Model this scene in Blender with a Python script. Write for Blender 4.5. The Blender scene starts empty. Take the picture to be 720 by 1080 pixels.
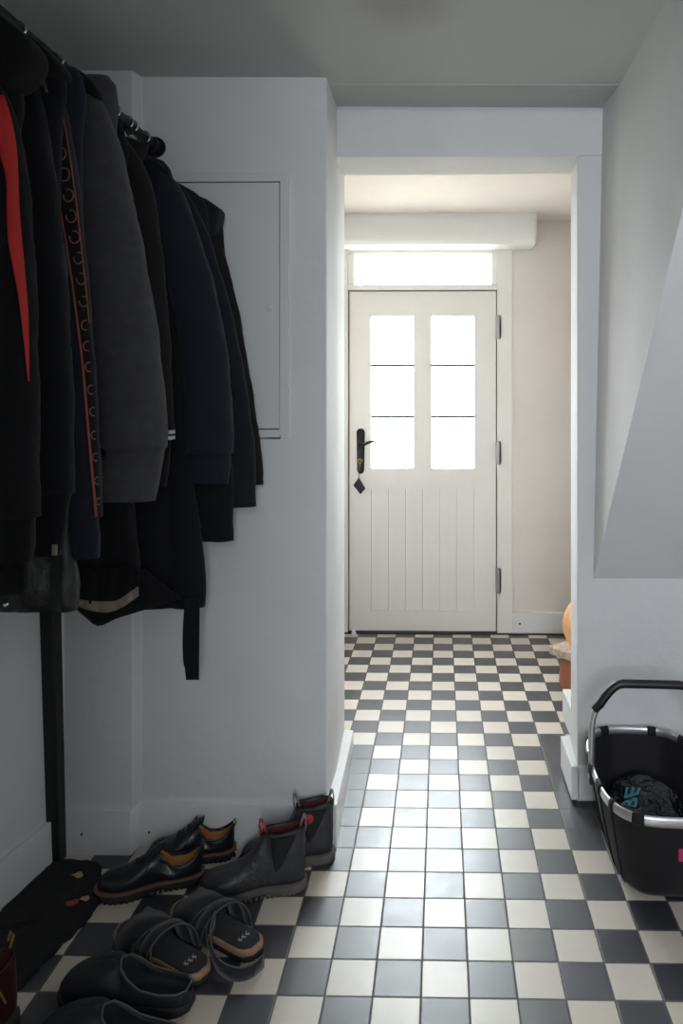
import bpy, math, random
from mathutils import Vector, Matrix
from mathutils.bvhtree import BVHTree
random.seed(5)
C = bpy.context.scene.collection
S = bpy.context.scene

# ------------------------------------------------------------------ camera, light, exposure
F = 758.0; CH = 1.325; YAW = 0.018; PX, PY = 452.0, 427.0
cam = bpy.data.objects.new('camera', bpy.data.cameras.new('camera')); C.objects.link(cam)
cam.location = (0, 0, CH); cam.rotation_euler = (math.pi/2, 0, YAW)
cam.data.sensor_fit = 'AUTO'; cam.data.sensor_width = 36
cam.data.lens = F/1080*36
cam.data.shift_x = -(PX-360)/1080; cam.data.shift_y = -(540-PY)/1080
cam.data.clip_start = 0.05
S.camera = cam
S.view_settings.view_transform = 'Standard'; S.view_settings.look = 'None'
S.view_settings.gamma = 1; S.view_settings.use_curve_mapping = False
S.view_settings.exposure = 0.26

W = bpy.data.worlds.new('world'); S.world = W; W.use_nodes = True
W.node_tree.nodes['Background'].inputs[0].default_value = (0.92, 0.96, 1.0, 1)
W.node_tree.nodes['Background'].inputs[1].default_value = 38
_n = W.node_tree; _tc = _n.nodes.new('ShaderNodeTexCoord'); _sp = _n.nodes.new('ShaderNodeSeparateXYZ'); _rm = _n.nodes.new('ShaderNodeValToRGB')
_mr = _n.nodes.new('ShaderNodeMapRange'); _mr.inputs['From Min'].default_value = -1; _mr.inputs['From Max'].default_value = 1
_rm.color_ramp.elements[0].position = 0.485; _rm.color_ramp.elements[0].color = (0.25, 0.25, 0.22, 1)     # paving and garden outside
_rm.color_ramp.elements[1].position = 0.53; _rm.color_ramp.elements[1].color = (0.85, 0.92, 1.0, 1)      # overcast sky
_n.links.new(_tc.outputs['Generated'], _sp.inputs[0]); _n.links.new(_sp.outputs[2], _mr.inputs['Value']); _n.links.new(_mr.outputs[0], _rm.inputs[0]); _n.links.new(_rm.outputs[0], _n.nodes['Background'].inputs[0])

def area(name, loc, rot, sx, sy, power, col, portal=False, spread=None):
    l = bpy.data.lights.new(name, 'AREA'); l.shape = 'RECTANGLE'; l.size = sx; l.size_y = sy
    l.energy = power; l.color = col
    if portal: l.cycles.is_portal = True
    if spread: l.spread = spread
    o = bpy.data.objects.new(name, l); C.objects.link(o); o.location = loc; o.rotation_euler = rot
    return o
# daylight through the door glass (portals) and an added fill lamp behind the viewer, no real window
area('door_daylight_portal', (-0.12, 4.30, 1.37), (-math.pi/2, 0, 0), 0.72, 1.0, 1, (1,1,1), True)
area('transom_daylight_portal', (-0.12, 4.30, 2.1), (-math.pi/2, 0, 0), 0.86, 0.26, 1, (1,1,1), True)
area('rear_fill_light', (0.12, -1.86, 1.72), (math.pi/2-0.10, 0, 0.0), 0.85, 1.0, 49, (0.88, 0.93, 1.0))

# ------------------------------------------------------------------ projection helpers (measurements)
def P(px, py, Y):
    a = (px-PX)/F; b = (PY-py)/F
    d = Y/(1+YAW*a)
    return Vector((d*(a-YAW), Y, CH+d*b))
def FL(px, py, Z=0.0):
    a = (px-PX)/F; b = (PY-py)/F
    t = (Z-CH)/b
    return Vector((t*(a-YAW), t*(1+YAW*a), Z))

# ------------------------------------------------------------------ materials
def lin(c): return tuple(((x/255)/12.92 if x/255 <= 0.04045 else ((x/255+0.055)/1.055)**2.4) for x in c)
def mat(name, col, rough=0.6, metal=0.0, bump=0.0, bscale=40, var=0.0, vscale=3, spec=0.5, coat=0, sheen=0, dist=0.002, detail=4):
    m = bpy.data.materials.new(name); m.use_nodes = True
    nt = m.node_tree; b = nt.nodes['Principled BSDF']
    b.inputs['Base Color'].default_value = (*col, 1); b.inputs['Roughness'].default_value = rough
    b.inputs['Metallic'].default_value = metal; b.inputs['Specular IOR Level'].default_value = spec
    b.inputs['Coat Weight'].default_value = coat; b.inputs['Sheen Weight'].default_value = sheen
    tc = nt.nodes.new('ShaderNodeTexCoord')
    if var > 0:
        n = nt.nodes.new('ShaderNodeTexNoise'); n.inputs['Scale'].default_value = vscale; n.inputs['Detail'].default_value = 5
        r = nt.nodes.new('ShaderNodeMapRange'); r.inputs['From Min'].default_value = 0.3; r.inputs['From Max'].default_value = 0.7
        r.inputs['To Min'].default_value = 1-var; r.inputs['To Max'].default_value = 1+var
        mx = nt.nodes.new('ShaderNodeVectorMath'); mx.operation = 'SCALE'; mx.inputs[0].default_value = col
        nt.links.new(tc.outputs['Object'], n.inputs['Vector']); nt.links.new(n.outputs['Fac'], r.inputs['Value'])
        nt.links.new(r.outputs[0], mx.inputs['Scale']); nt.links.new(mx.outputs[0], b.inputs['Base Color'])
    if bump > 0:
        n = nt.nodes.new('ShaderNodeTexNoise'); n.inputs['Scale'].default_value = bscale; n.inputs['Detail'].default_value = detail
        bp = nt.nodes.new('ShaderNodeBump'); bp.inputs['Strength'].default_value = bump; bp.inputs['Distance'].default_value = dist
        nt.links.new(tc.outputs['Object'], n.inputs['Vector']); nt.links.new(n.outputs['Fac'], bp.inputs['Height'])
        nt.links.new(bp.outputs[0], b.inputs['Normal'])
    return m
M = {}
M['wall'] = mat('plaster wall', (0.70, 0.70, 0.70), 0.75, bump=0.35, bscale=35, var=0.03, vscale=5, dist=0.004)
M['vestibule'] = mat('warm plaster', (0.74, 0.69, 0.66), 0.75, bump=0.3, bscale=30, var=0.03, dist=0.004)
M['trim'] = mat('white gloss paint', (0.78, 0.78, 0.77), 0.35, bump=0.1, bscale=20, var=0.02)
M['door'] = mat('cream door paint', (0.76, 0.74, 0.70), 0.42, bump=0.12, bscale=25, var=0.02)
M['doordark'] = mat('gap shadow seal', (0.03, 0.03, 0.03), 0.8)  # near-black; paints the shade inside gaps, also colours the threshold strip
M['iron'] = mat('black iron', (0.018, 0.018, 0.02), 0.45, 0.6, bump=0.3, bscale=60)
M['hinge'] = mat('aged steel', (0.35, 0.34, 0.33), 0.45, 0.8)
M['lead'] = mat('lead glazing bar', (0.10, 0.12, 0.12), 0.5, 0.3)
M['blackpaint'] = mat('black steel tube', (0.010, 0.010, 0.011), 0.45, 0.2)
M['chrome'] = mat('chrome wire', (0.75, 0.75, 0.77), 0.2, 1.0)
M['alu'] = mat('brushed aluminium', (0.66, 0.66, 0.67), 0.32, 0.85, bump=0.1, bscale=200)
M['plastic'] = mat('black grip', (0.012, 0.012, 0.013), 0.42)
M['basket'] = mat('black polyester weave', (0.009, 0.008, 0.0095), 0.7, bump=0.5, bscale=300, sheen=0.05, spec=.3)
M['bag'] = mat('black plastic film', (0.010, 0.011, 0.013), 0.15, bump=1.0, bscale=22, dist=0.03)
M['teal'] = mat('teal print', (0.02, 0.23, 0.32), 0.45)
M['pink'] = mat('pink tag', (0.45, 0.02, 0.12), 0.6)
M['cabinet'] = mat('cabinet paint', (0.66, 0.665, 0.65), 0.5, bump=0.08, bscale=20)
M['terracotta'] = mat('terracotta', (0.42, 0.16, 0.08), 0.8, bump=0.3, bscale=40, var=0.15)
M['orange'] = mat('orange glaze', (0.88, 0.47, 0.22), 0.5, bump=0.15, bscale=20, var=0.1, vscale=8)
M['woven'] = mat('pale woven reed', (0.50, 0.40, 0.30), 0.8, bump=0.8, bscale=70, var=0.3, vscale=50)
M['mat'] = mat('black cotton mat', (0.010, 0.010, 0.011), 0.95, bump=0.8, bscale=120, dist=0.006)
M['leafred'] = mat('dry red leaf', (0.32, 0.05, 0.04), 0.7)
M['leafpale'] = mat('dry pale leaf', (0.42, 0.30, 0.17), 0.7)
M['black'] = mat('black cloth', (0.0055, 0.0055, 0.0065), 0.9, bump=0.6, bscale=180, sheen=0.04, spec=.25)
M['blackwool'] = mat('black wool', (0.007, 0.0073, 0.0095), 0.95, bump=0.7, bscale=240, sheen=0.06, spec=.25)
M['quilt'] = mat('black quilted nylon', (0.008, 0.008, 0.009), 0.38, bump=0.7, bscale=22, dist=0.012)
M['navy'] = mat('navy jersey', (0.012, 0.0145, 0.023), 0.9, bump=0.6, bscale=200, sheen=0.08, spec=.25)
M['navy2'] = mat('dark navy cotton', (0.0095, 0.011, 0.016), 0.9, bump=0.6, bscale=190, sheen=0.07, spec=.25)
M['charcoal'] = mat('charcoal fleece', (0.056, 0.055, 0.060), 0.95, bump=0.8, bscale=260, var=0.12, vscale=40, sheen=0.12, spec=.25)
M['brown'] = mat('brown black cloth', (0.013, 0.011, 0.0115), 0.9, bump=0.6, bscale=180, sheen=0.06, spec=.25)
M['red'] = mat('red satin', (0.48, 0.012, 0.008), 0.6, bump=0.2, bscale=60)
M['rust'] = mat('rust piping', (0.24, 0.060, 0.040), 0.75, bump=0.4, bscale=300)
M['rustpale'] = mat('embroidered rust emblem', (0.20, 0.085, 0.055), 0.8, bump=0.4, bscale=300)
M['lining'] = mat('pale lining', (0.23, 0.20, 0.16), 0.7, bump=0.6, bscale=30, dist=0.01)
M['white'] = mat('white print', (0.55, 0.55, 0.55), 0.6)
M['leather'] = mat('black polished leather', (0.008, 0.009, 0.012), 0.34, bump=0.35, bscale=30, coat=0.08)
M['leathergrey'] = mat('worn black leather', (0.032, 0.032, 0.035), 0.42, bump=1.0, bscale=60, var=0.4, vscale=25, dist=0.004)
M['tan'] = mat('tan leather lining', (0.42, 0.17, 0.035), 0.5, bump=0.2, bscale=40, var=0.12, vscale=20)
M['rubber'] = mat('dark rubber sole', (0.018, 0.017, 0.017), 0.7, bump=0.5, bscale=70)
M['welt'] = mat('brown welt', (0.14, 0.09, 0.055), 0.7, bump=0.5, bscale=220)
M['greysole'] = mat('scuffed grey rubber', (0.095, 0.086, 0.078), 0.8, bump=0.6, bscale=90, var=0.3, vscale=20)
M['elastic'] = mat('ribbed elastic', (0.012, 0.012, 0.013), 0.9, bump=0.9, bscale=140)
M['darkred'] = mat('dark red webbing', (0.10, 0.022, 0.022), 0.8)
M['tabred'] = mat('red pull tab', (0.40, 0.03, 0.04), 0.7)
M['tabgrey'] = mat('grey webbing', (0.22, 0.20, 0.19), 0.8, bump=0.4, bscale=300)
M['nubuck'] = mat('black nubuck', (0.013, 0.013, 0.015), 0.85, bump=0.5, bscale=150, sheen=0.2)
M['edge'] = mat('grey stitched edge', (0.095, 0.092, 0.094), 0.85)
M['cork'] = mat('suede footbed edge', (0.40, 0.24, 0.14), 0.8, bump=0.4, bscale=150, var=0.1, vscale=60)
M['clog'] = mat('navy black foam', (0.009, 0.010, 0.014), 0.6, bump=0.25, bscale=60)
M['oxblood'] = mat('oxblood leather', (0.035, 0.008, 0.009), 0.35, bump=0.3, bscale=40)
M['gold'] = mat('mustard lace', (0.30, 0.17, 0.03), 0.75)

def glassmat():
    m = bpy.data.materials.new('obscured glass'); m.use_nodes = True; nt = m.node_tree
    nt.nodes.remove(nt.nodes['Principled BSDF'])
    out = nt.nodes['Material Output']
    t = nt.nodes.new('ShaderNodeBsdfTransparent'); t.inputs[0].default_value = (0.96, 0.97, 0.95, 1)
    g = nt.nodes.new('ShaderNodeBsdfGlossy'); g.inputs['Roughness'].default_value = 0.15
    mx = nt.nodes.new('ShaderNodeMixShader'); mx.inputs[0].default_value = 0.06
    nt.links.new(t.outputs[0], mx.inputs[1]); nt.links.new(g.outputs[0], mx.inputs[2]); nt.links.new(mx.outputs[0], out.inputs[0])
    return m
M['glass'] = glassmat()

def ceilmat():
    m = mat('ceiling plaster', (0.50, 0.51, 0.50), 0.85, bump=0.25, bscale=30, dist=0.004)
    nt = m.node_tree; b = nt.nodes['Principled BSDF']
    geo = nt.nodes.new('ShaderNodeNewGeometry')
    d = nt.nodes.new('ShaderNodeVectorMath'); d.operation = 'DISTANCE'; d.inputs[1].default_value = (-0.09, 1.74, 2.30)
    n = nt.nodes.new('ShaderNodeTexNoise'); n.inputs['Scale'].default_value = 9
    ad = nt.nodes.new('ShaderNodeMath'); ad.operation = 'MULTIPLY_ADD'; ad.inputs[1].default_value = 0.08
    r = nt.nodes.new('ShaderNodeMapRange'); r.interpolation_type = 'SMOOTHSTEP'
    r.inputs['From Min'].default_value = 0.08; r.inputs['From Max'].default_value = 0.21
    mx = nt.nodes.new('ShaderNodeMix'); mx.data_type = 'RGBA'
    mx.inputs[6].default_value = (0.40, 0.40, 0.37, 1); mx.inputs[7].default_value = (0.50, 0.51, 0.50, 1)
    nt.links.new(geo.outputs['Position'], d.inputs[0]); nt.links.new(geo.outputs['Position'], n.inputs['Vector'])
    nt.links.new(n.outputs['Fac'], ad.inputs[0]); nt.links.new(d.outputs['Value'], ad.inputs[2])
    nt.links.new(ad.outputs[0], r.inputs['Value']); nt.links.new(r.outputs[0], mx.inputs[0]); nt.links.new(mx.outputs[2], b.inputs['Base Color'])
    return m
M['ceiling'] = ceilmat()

TILE = 0.108; TX0 = -0.0465; TY0 = 1.606
def tilemat():
    m = bpy.data.materials.new('checkered stoneware tiles'); m.use_nodes = True; nt = m.node_tree
    b = nt.nodes['Principled BSDF']; N = nt.nodes; L = nt.links
    geo = N.new('ShaderNodeNewGeometry'); sp = N.new('ShaderNodeSeparateXYZ'); L.new(geo.outputs['Position'], sp.inputs[0])
    def mth(op, a, b_=None, c=None):
        n = N.new('ShaderNodeMath'); n.operation = op
        for i, v in enumerate((a, b_, c)):
            if v is None: continue
            if isinstance(v, (int, float)): n.inputs[i].default_value = v
            else: L.new(v, n.inputs[i])
        return n.outputs[0]
    X = sp.outputs[0]; Y = sp.outputs[1]
    u = mth('DIVIDE', mth('SUBTRACT', X, TX0), TILE); v = mth('DIVIDE', mth('SUBTRACT', Y, TY0), TILE)
    iu = mth('FLOOR', u); iv = mth('FLOOR', v)
    par = mth('FLOORED_MODULO', mth('ADD', iu, iv), 2.0)       # 0 light, 1 dark
    inY = mth('MULTIPLY', mth('GREATER_THAN', iv, 4.5), mth('LESS_THAN', iv, 10.5))
    side = mth('MAXIMUM', mth('LESS_THAN', iu, -2.5), mth('GREATER_THAN', iu, 3.5))
    dark = mth('MAXIMUM', par, mth('MULTIPLY', inY, side))
    # the border strip along both jambs
    fu = mth('SUBTRACT', u, iu); fv = mth('SUBTRACT', v, iv)
    eu = mth('MINIMUM', fu, mth('SUBTRACT', 1.0, fu)); ev = mth('MINIMUM', fv, mth('SUBTRACT', 1.0, fv))
    e = mth('MINIMUM', eu, ev)
    nz = N.new('ShaderNodeTexNoise'); nz.inputs['Scale'].default_value = 60; L.new(geo.outputs['Position'], nz.inputs['Vector'])
    e2 = mth('MULTIPLY_ADD', mth('SUBTRACT', nz.outputs['Fac'], 0.5), 0.012, e)
    g = N.new('ShaderNodeMapRange'); g.interpolation_type = 'SMOOTHSTEP'
    g.inputs['From Min'].default_value = 0.014; g.inputs['From Max'].default_value = 0.028; L.new(e2, g.inputs['Value'])
    cb = N.new('ShaderNodeCombineXYZ'); L.new(iu, cb.inputs[0]); L.new(iv, cb.inputs[1])
    wn = N.new('ShaderNodeTexWhiteNoise'); wn.noise_dimensions = '2D'; L.new(cb.outputs[0], wn.inputs['Vector'])
    n2 = N.new('ShaderNodeTexNoise'); n2.inputs['Scale'].default_value = 22; n2.inputs['Detail'].default_value = 8; L.new(geo.outputs['Position'], n2.inputs['Vector'])
    def mixc(fac, a, b_):
        n = N.new('ShaderNodeMix'); n.data_type = 'RGBA'
        if isinstance(fac, (int, float)): n.inputs[0].default_value = fac
        else: L.new(fac, n.inputs[0])
        for k, v_ in ((6, a), (7, b_)):
            if isinstance(v_, tuple): n.inputs[k].default_value = (*v_, 1)
            else: L.new(v_, n.inputs[k])
        return n.outputs[2]
    light = mixc(wn.outputs['Value'], (0.62, 0.56, 0.47), (0.70, 0.65, 0.56))
    light = mixc(mth('MULTIPLY', n2.outputs['Fac'], 0.35), light, (0.46, 0.40, 0.33))
    drk = mixc(wn.outputs['Value'], (0.024, 0.024, 0.032), (0.037, 0.037, 0.048))
    drk = mixc(mth('MULTIPLY', n2.outputs['Fac'], 0.4), drk, (0.06, 0.06, 0.062))
    col = mixc(dark, light, drk)
    col = mixc(g.outputs[0], (0.085, 0.078, 0.070), col)
    L.new(col, b.inputs['Base Color'])
    rr = mth('MULTIPLY_ADD', n2.outputs['Fac'], 0.16, 0.29)
    rr = mth('MULTIPLY_ADD', mth('SUBTRACT', 1.0, g.outputs[0]), 0.4, rr)
    L.new(rr, b.inputs['Roughness']); b.inputs['Specular IOR Level'].default_value = 1.0
    hb = mth('ADD', mth('MULTIPLY', g.outputs[0], 1.0), mth('MULTIPLY', n2.outputs['Fac'], 0.35))
    hb = mth('MULTIPLY_ADD', wn.outputs['Value'], 0.25, hb)
    bp = N.new('ShaderNodeBump'); bp.inputs['Strength'].default_value = 0.45; bp.inputs['Distance'].default_value = 0.0012
    L.new(hb, bp.inputs['Height']); L.new(bp.outputs[0], b.inputs['Normal'])
    return m
M['tiles'] = tilemat()

# ------------------------------------------------------------------ mesh helpers
class MB:
    def __init__(s): s.v = []; s.f = []; s.m = []
    def add(s, vs, fs, mi=0):
        o = len(s.v); s.v += [tuple(v) for v in vs]; s.f += [tuple(i+o for i in f) for f in fs]; s.m += [mi]*len(fs)
    def box(s, a, b, mi=0):
        (x0, y0, z0), (x1, y1, z1) = a, b
        s.add([(x0,y0,z0),(x1,y0,z0),(x1,y1,z0),(x0,y1,z0),(x0,y0,z1),(x1,y0,z1),(x1,y1,z1),(x0,y1,z1)],
              [(3,2,1,0),(4,5,6,7),(0,1,5,4),(1,2,6,5),(2,3,7,6),(3,0,4,7)], mi)
    def prism(s, poly, z0, z1, mi=0):      # poly in XY (ccw); z0/z1 number or list
        n = len(poly); a = z0 if isinstance(z0, list) else [z0]*n; b = z1 if isinstance(z1, list) else [z1]*n
        vs = [(p[0], p[1], a[i]) for i, p in enumerate(poly)] + [(p[0], p[1], b[i]) for i, p in enumerate(poly)]
        s.add(vs, [tuple(range(n-1,-1,-1)), tuple(range(n, 2*n))] + [(i, (i+1)%n, (i+1)%n+n, i+n) for i in range(n)], mi)
    def rings(s, rs, mi=0, cap=True, closed=True):
        n = len(rs[0]); vs = [p for r in rs for p in r]; fs = []
        for i in range(len(rs)-1):
            for j in range(n if closed else n-1):
                k = (j+1) % n
                fs.append((i*n+j, i*n+k, (i+1)*n+k, (i+1)*n+j))
        if cap: fs.append(tuple(range(n-1, -1, -1))); fs.append(tuple(range((len(rs)-1)*n, len(rs)*n)))
        s.add(vs, fs, mi)
    def tube(s, pts, r, n=12, mi=0, closed=False, flat=None):
        pts = [Vector(p) for p in pts]; m = len(pts); rs = []
        up = Vector((0,0,1)); prev = None
        for i, p in enumerate(pts):
            if closed: t = pts[(i+1)%m]-pts[i-1]
            else: t = pts[min(i+1, m-1)]-pts[max(i-1, 0)]
            t.normalize()
            a = prev if prev is not None else (up if abs(t.z) < 0.9 else Vector((1,0,0)))
            if flat is not None: a = up if abs(t.z) < .95 else Vector((1,0,0))
            u = a - t*a.dot(t); u.normalize(); w = t.cross(u); prev = u
            rr = r[i] if isinstance(r, (list, tuple)) else r
            ru = rr; rw = rr if flat is None else rr*flat
            rs.append([p + u*ru*math.cos(2*math.pi*k/n) + w*rw*math.sin(2*math.pi*k/n) for k in range(n)])
        if closed: rs.append(rs[0]); s.rings(rs, mi, cap=False)
        else: s.rings(rs, mi)
    def build(s, name, m, parent=None, smooth=True, bevel=0, sub=0, auto=True):
        me = bpy.data.meshes.new(name); me.from_pydata(s.v, [], s.f)
        ms = m if isinstance(m, list) else [m]
        for q in ms: me.materials.append(M[q] if isinstance(q, str) else q)
        for i, p in enumerate(me.polygons): p.material_index = s.m[i]; p.use_smooth = smooth
        import bmesh
        bm = bmesh.new(); bm.from_mesh(me); bmesh.ops.remove_doubles(bm, verts=bm.verts, dist=1e-6)
        bmesh.ops.recalc_face_normals(bm, faces=bm.faces); bm.to_mesh(me); bm.free()
        o = bpy.data.objects.new(name, me); C.objects.link(o)
        if parent is not None: o.parent = parent
        if bevel:
            b = o.modifiers.new('bevel', 'BEVEL'); b.width = bevel; b.segments = 3; b.limit_method = 'ANGLE'; b.harden_normals = False
        if sub:
            q = o.modifiers.new('sub', 'SUBSURF'); q.levels = sub; q.render_levels = sub
        return o
def empty(name, loc=(0,0,0), rz=0):
    o = bpy.data.objects.new(name, None); C.objects.link(o); o.location = loc; o.rotation_euler = (0,0,rz)
    o.empty_display_size = 0.05
    return o
def tag(o, label, cat, group=None):
    o['label'] = label; o['category'] = cat
    if group: o['group'] = group
    return o
def struct(o, label=None):
    o['kind'] = 'structure'
    if label: o['label'] = label
    return o
def interp(knots, t):
    # knots: list of tuples (t, a, b, ...) sorted ascending; smooth (catmull-like) interpolation
    if t <= knots[0][0]: return list(knots[0][1:])
    if t >= knots[-1][0]: return list(knots[-1][1:])
    for i in range(len(knots)-1):
        if knots[i][0] <= t <= knots[i+1][0]:
            k0 = knots[max(i-1,0)]; k1 = knots[i]; k2 = knots[i+1]; k3 = knots[min(i+2, len(knots)-1)]
            h = k2[0]-k1[0]; u = (t-k1[0])/h; out = []
            for c in range(1, len(k1)):
                m1 = (k2[c]-k0[c])/(k2[0]-k0[0]) if k2[0] != k0[0] else 0
                m2 = (k3[c]-k1[c])/(k3[0]-k1[0]) if k3[0] != k1[0] else 0
                d = (k2[c]-k1[c])/h
                if (k1[c]-k0[c])*(k2[c]-k1[c]) <= 0 and i > 0: m1 = 0
                if (k2[c]-k1[c])*(k3[c]-k2[c]) <= 0 and i < len(knots)-2: m2 = 0
                if d == 0: m1 = m2 = 0
                else:
                    m1 = max(min(m1/d, 3), 0)*d; m2 = max(min(m2/d, 3), 0)*d
                out.append((2*u**3-3*u**2+1)*k1[c] + (u**3-2*u**2+u)*h*m1 + (-2*u**3+3*u**2)*k2[c] + (u**3-u**2)*h*m2)
            return out

# ------------------------------------------------------------------ the setting
YL = 2.11; YR = 2.150      # front faces of the left wall: shallow chimney breast, then main face
def CZ(x): return 2.303-0.012*x
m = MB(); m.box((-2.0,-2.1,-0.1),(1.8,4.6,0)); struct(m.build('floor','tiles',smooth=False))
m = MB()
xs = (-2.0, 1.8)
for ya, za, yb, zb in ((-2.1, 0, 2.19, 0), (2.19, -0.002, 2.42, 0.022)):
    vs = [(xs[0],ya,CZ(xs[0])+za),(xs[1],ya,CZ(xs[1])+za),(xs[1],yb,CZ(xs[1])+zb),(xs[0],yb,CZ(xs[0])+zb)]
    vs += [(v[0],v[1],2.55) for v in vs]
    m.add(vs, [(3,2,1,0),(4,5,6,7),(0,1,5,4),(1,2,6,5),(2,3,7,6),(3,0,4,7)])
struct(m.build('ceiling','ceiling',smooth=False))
m = MB(); m.box((-1.0,2.5,2.392),(1.2,4.5,2.55)); struct(m.build('ceiling','vestibule',smooth=False), 'ceiling of the entrance beyond the opening')
# left walls
def lx(y): return -1.125+0.165*(y-2.07)*1.0*-1*-1 if False else -1.125+0.165*(y-2.07)
m = MB(); m.prism([(lx(-2.0),-2.0),(lx(2.3),2.3),(lx(2.3)-.2,2.3),(lx(-2.0)-.2,-2.0)],0,2.5); struct(m.build('wall_left','wall',smooth=False))
m = MB(); m.prism([(-1.3,2.45),(-1.3,YL),(-.914,YL),(-.904,YR),(-.3455,YR),(-.352,2.41),(-.378,2.79),(-.62,2.79),(-.62,2.45)],0,2.45)
struct(m.build('wall_back','wall',smooth=False,bevel=.004), 'wall with the flush cabinet and square end beside the opening')
m = MB(); m.box((-.42,2.41,2.158),(1.6,2.605,2.42)); struct(m.build('trim_1','wall',smooth=False,bevel=.004), 'beam over the opening')
m = MB(); m.prism([(.4528,2.41),(1.6,2.41),(1.6,2.605),(.466,2.605)],0.0,2.158); struct(m.build('wall_back_right','wall',smooth=False,bevel=.004), 'wall under the stairs beside the opening')
# stairs: sloping underside and its side wall
m = MB(); za, zt = .743, 2.42; yt = 2.412-(zt-za)/1.215
m.add([(.506,2.412,za),(.540,2.412,zt),(.540,yt,zt),(1.65,2.412,za),(1.65,2.412,zt),(1.65,yt,zt)],
      [(0,1,2),(5,4,3),(0,3,4,1),(1,4,5,2),(2,5,3,0)])
struct(m.build('wall_stairs','wall',smooth=False), 'boxed underside of the stairs sloping up to the right')
m = MB(); m.box((1.5,-2.0,0),(1.7,2.5,2.5)); struct(m.build('wall_right','wall',smooth=False))
# rear wall; opaque board added in its opening to keep outside light out
m = MB(); m.box((-2.0,-2.05,0),(-.4,-1.9,2.5)); m.box((.65,-2.05,0),(1.7,-1.9,2.5)); m.box((-.4,-2.05,0),(.65,-1.9,.95)); m.box((-.4,-2.05,2.25),(.65,-1.9,2.5))
m.box((-.45,-1.99,.9),(.7,-1.95,2.3)); struct(m.build('wall_rear','wall',smooth=False))
m = MB(); m.box((-2.0,-.27,0),(-.15,-.12,2.5)); struct(m.build('wall_light_blocker','wall',smooth=False), 'added unseen partition behind the viewer that shades the left side')  # unseen wall added to keep the fill lamp off the left
# vestibule
YD = 4.175
m = MB(); m.box((.407,YD,0),(1.1,YD+.2,2.5)); m.box((-.9,YD,0),(-.572,YD+.2,2.5)); m.box((-.572,YD,2.235),(.407,YD+.2,2.5))
struct(m.build('wall_front','vestibule',smooth=False), 'wall around the entrance door')
m = MB(); m.box((-.9,2.7,0),(-.60,4.3,2.5)); struct(m.build('wall_entrance_left','vestibule',smooth=False))
m = MB(); m.box((.86,2.55,0),(1.1,4.3,2.5)); struct(m.build('wall_entrance_right','vestibule',smooth=False))
# roller housing above the door
m = MB(); x0 = -.60; x1 = P(567,250,4.0).x; z0 = P(460,257,4.0).z; z1 = 2.40
rs = []
prof = [(YD,z0),(4.03,z0),(4.005,z0+.02),(4.0,z0+.05),(4.0,z1),(YD,z1)]
m2 = []
for x, sc in ((x0,1),(x1-.02,1),(x1-.006,.95),(x1,.82)):
    cy, cz = YD, (z0+z1)/2
    m2.append([Vector((x, cy+(p[0]-cy)*sc, cz+(p[1]-cz)*sc)) for p in prof])
m.rings(m2); o = m.build('roller_housing','trim',smooth=False,bevel=.006)
tag(o, 'long white boxed housing fixed above the entrance door transom', 'shutter box')
# baseboards
m = MB(); m.prism([(-.914,YL-.014),(-.906,YR-.014),(-.33,YR-.014),(-.33,YR+.01),(-.92,YR+.01),(-.92,YL+.01),(-1.14,YL+.01),(-1.14,YL-.014)],0,.131)
for px, py in ((86,880),(157,878)):
    c = P(px,py,YL-.014 if px<130 else YR-.014); m.tube([c+Vector((0,.002,0)), c-Vector((0,.0015,0))], .0035, 10, 1)
bb = m.build('baseboard_back',['trim','iron'],smooth=False,bevel=.002); struct(bb)
m = MB(); m.prism([(lx(-1.9)+.014,-1.9),(lx(2.1)+.014,2.1),(lx(2.1)-.01,2.1),(lx(-1.9)-.01,-1.9)],0,.132); struct(m.build('baseboard_left','trim',smooth=False,bevel=.002))
# the sloping skirting on the wall end left of the opening
m = MB(); m.prism([(-.313,YR-.014),(-.341,2.775),(-.40,2.79),(-.352,YR+.0)],0,[.131,.066,.066,.131]); struct(m.build('baseboard_opening_left','trim',smooth=False,bevel=.003))
m = MB(); m.prism([(.430,2.395),(.4528,2.395),(.466,2.62),(.432,2.62)],.012,.123); m.box((.456,2.394,.012),(1.5,2.412,.123))
struct(m.build('baseboard_opening_right','trim',smooth=False,bevel=.003))
m = MB(); m.box((.512,2.62,0),(.9,3.06,.120)); struct(m.build('trim_2','trim',smooth=False,bevel=.004), 'white low skirting block beyond the right jamb')
m = MB(); m.box((.407,YD-.015,0),(.87,YD+.01,.125)); 
c = P(548,658,YD-.015); m.tube([c+Vector((0,.002,0)), c-Vector((0,.0015,0))], .006, 10, 1)
struct(m.build('baseboard_front',['trim','iron'],smooth=False,bevel=.003))
m = MB(); m.box((-.60,YD-.03,0),(.86,YD+.06,.006)); struct(m.build('trim_3','doordark',smooth=False), 'dark threshold strip under the entrance door')

# ------------------------------------------------------------------ entrance door, frame and transom
def pz(y, Y=YD): return P(450, y, Y).z
def pxx(x, Y=YD): return P(x, 450, Y).x
lxx, rxx, ztop = pxx(368), pxx(523), pz(307)
xo0, xo1 = -.60, pxx(540)
m = MB()
m.box((xo0,YD-.012,0),(lxx-.006,YD+.09,2.26)); m.box((rxx+.006,YD-.012,0),(xo1,YD+.09,2.26))
m.box((lxx-.006,YD-.010,ztop+.006),(rxx+.006,YD+.09,pz(300))); m.box((lxx-.006,YD-.010,pz(268)),(rxx+.006,YD+.09,2.26))
m.box((lxx-.006,YD-.008,pz(300)),(pxx(374),YD+.09,pz(268))); m.box((pxx(518),YD-.008,pz(300)),(rxx+.006,YD+.09,pz(268)))
struct(m.build('trim_4','door',smooth=False,bevel=.004), 'white frame around the entrance door')
w = struct(empty('window_1',(pxx(446),YD,pz(300))), 'transom light above the entrance door')
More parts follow.
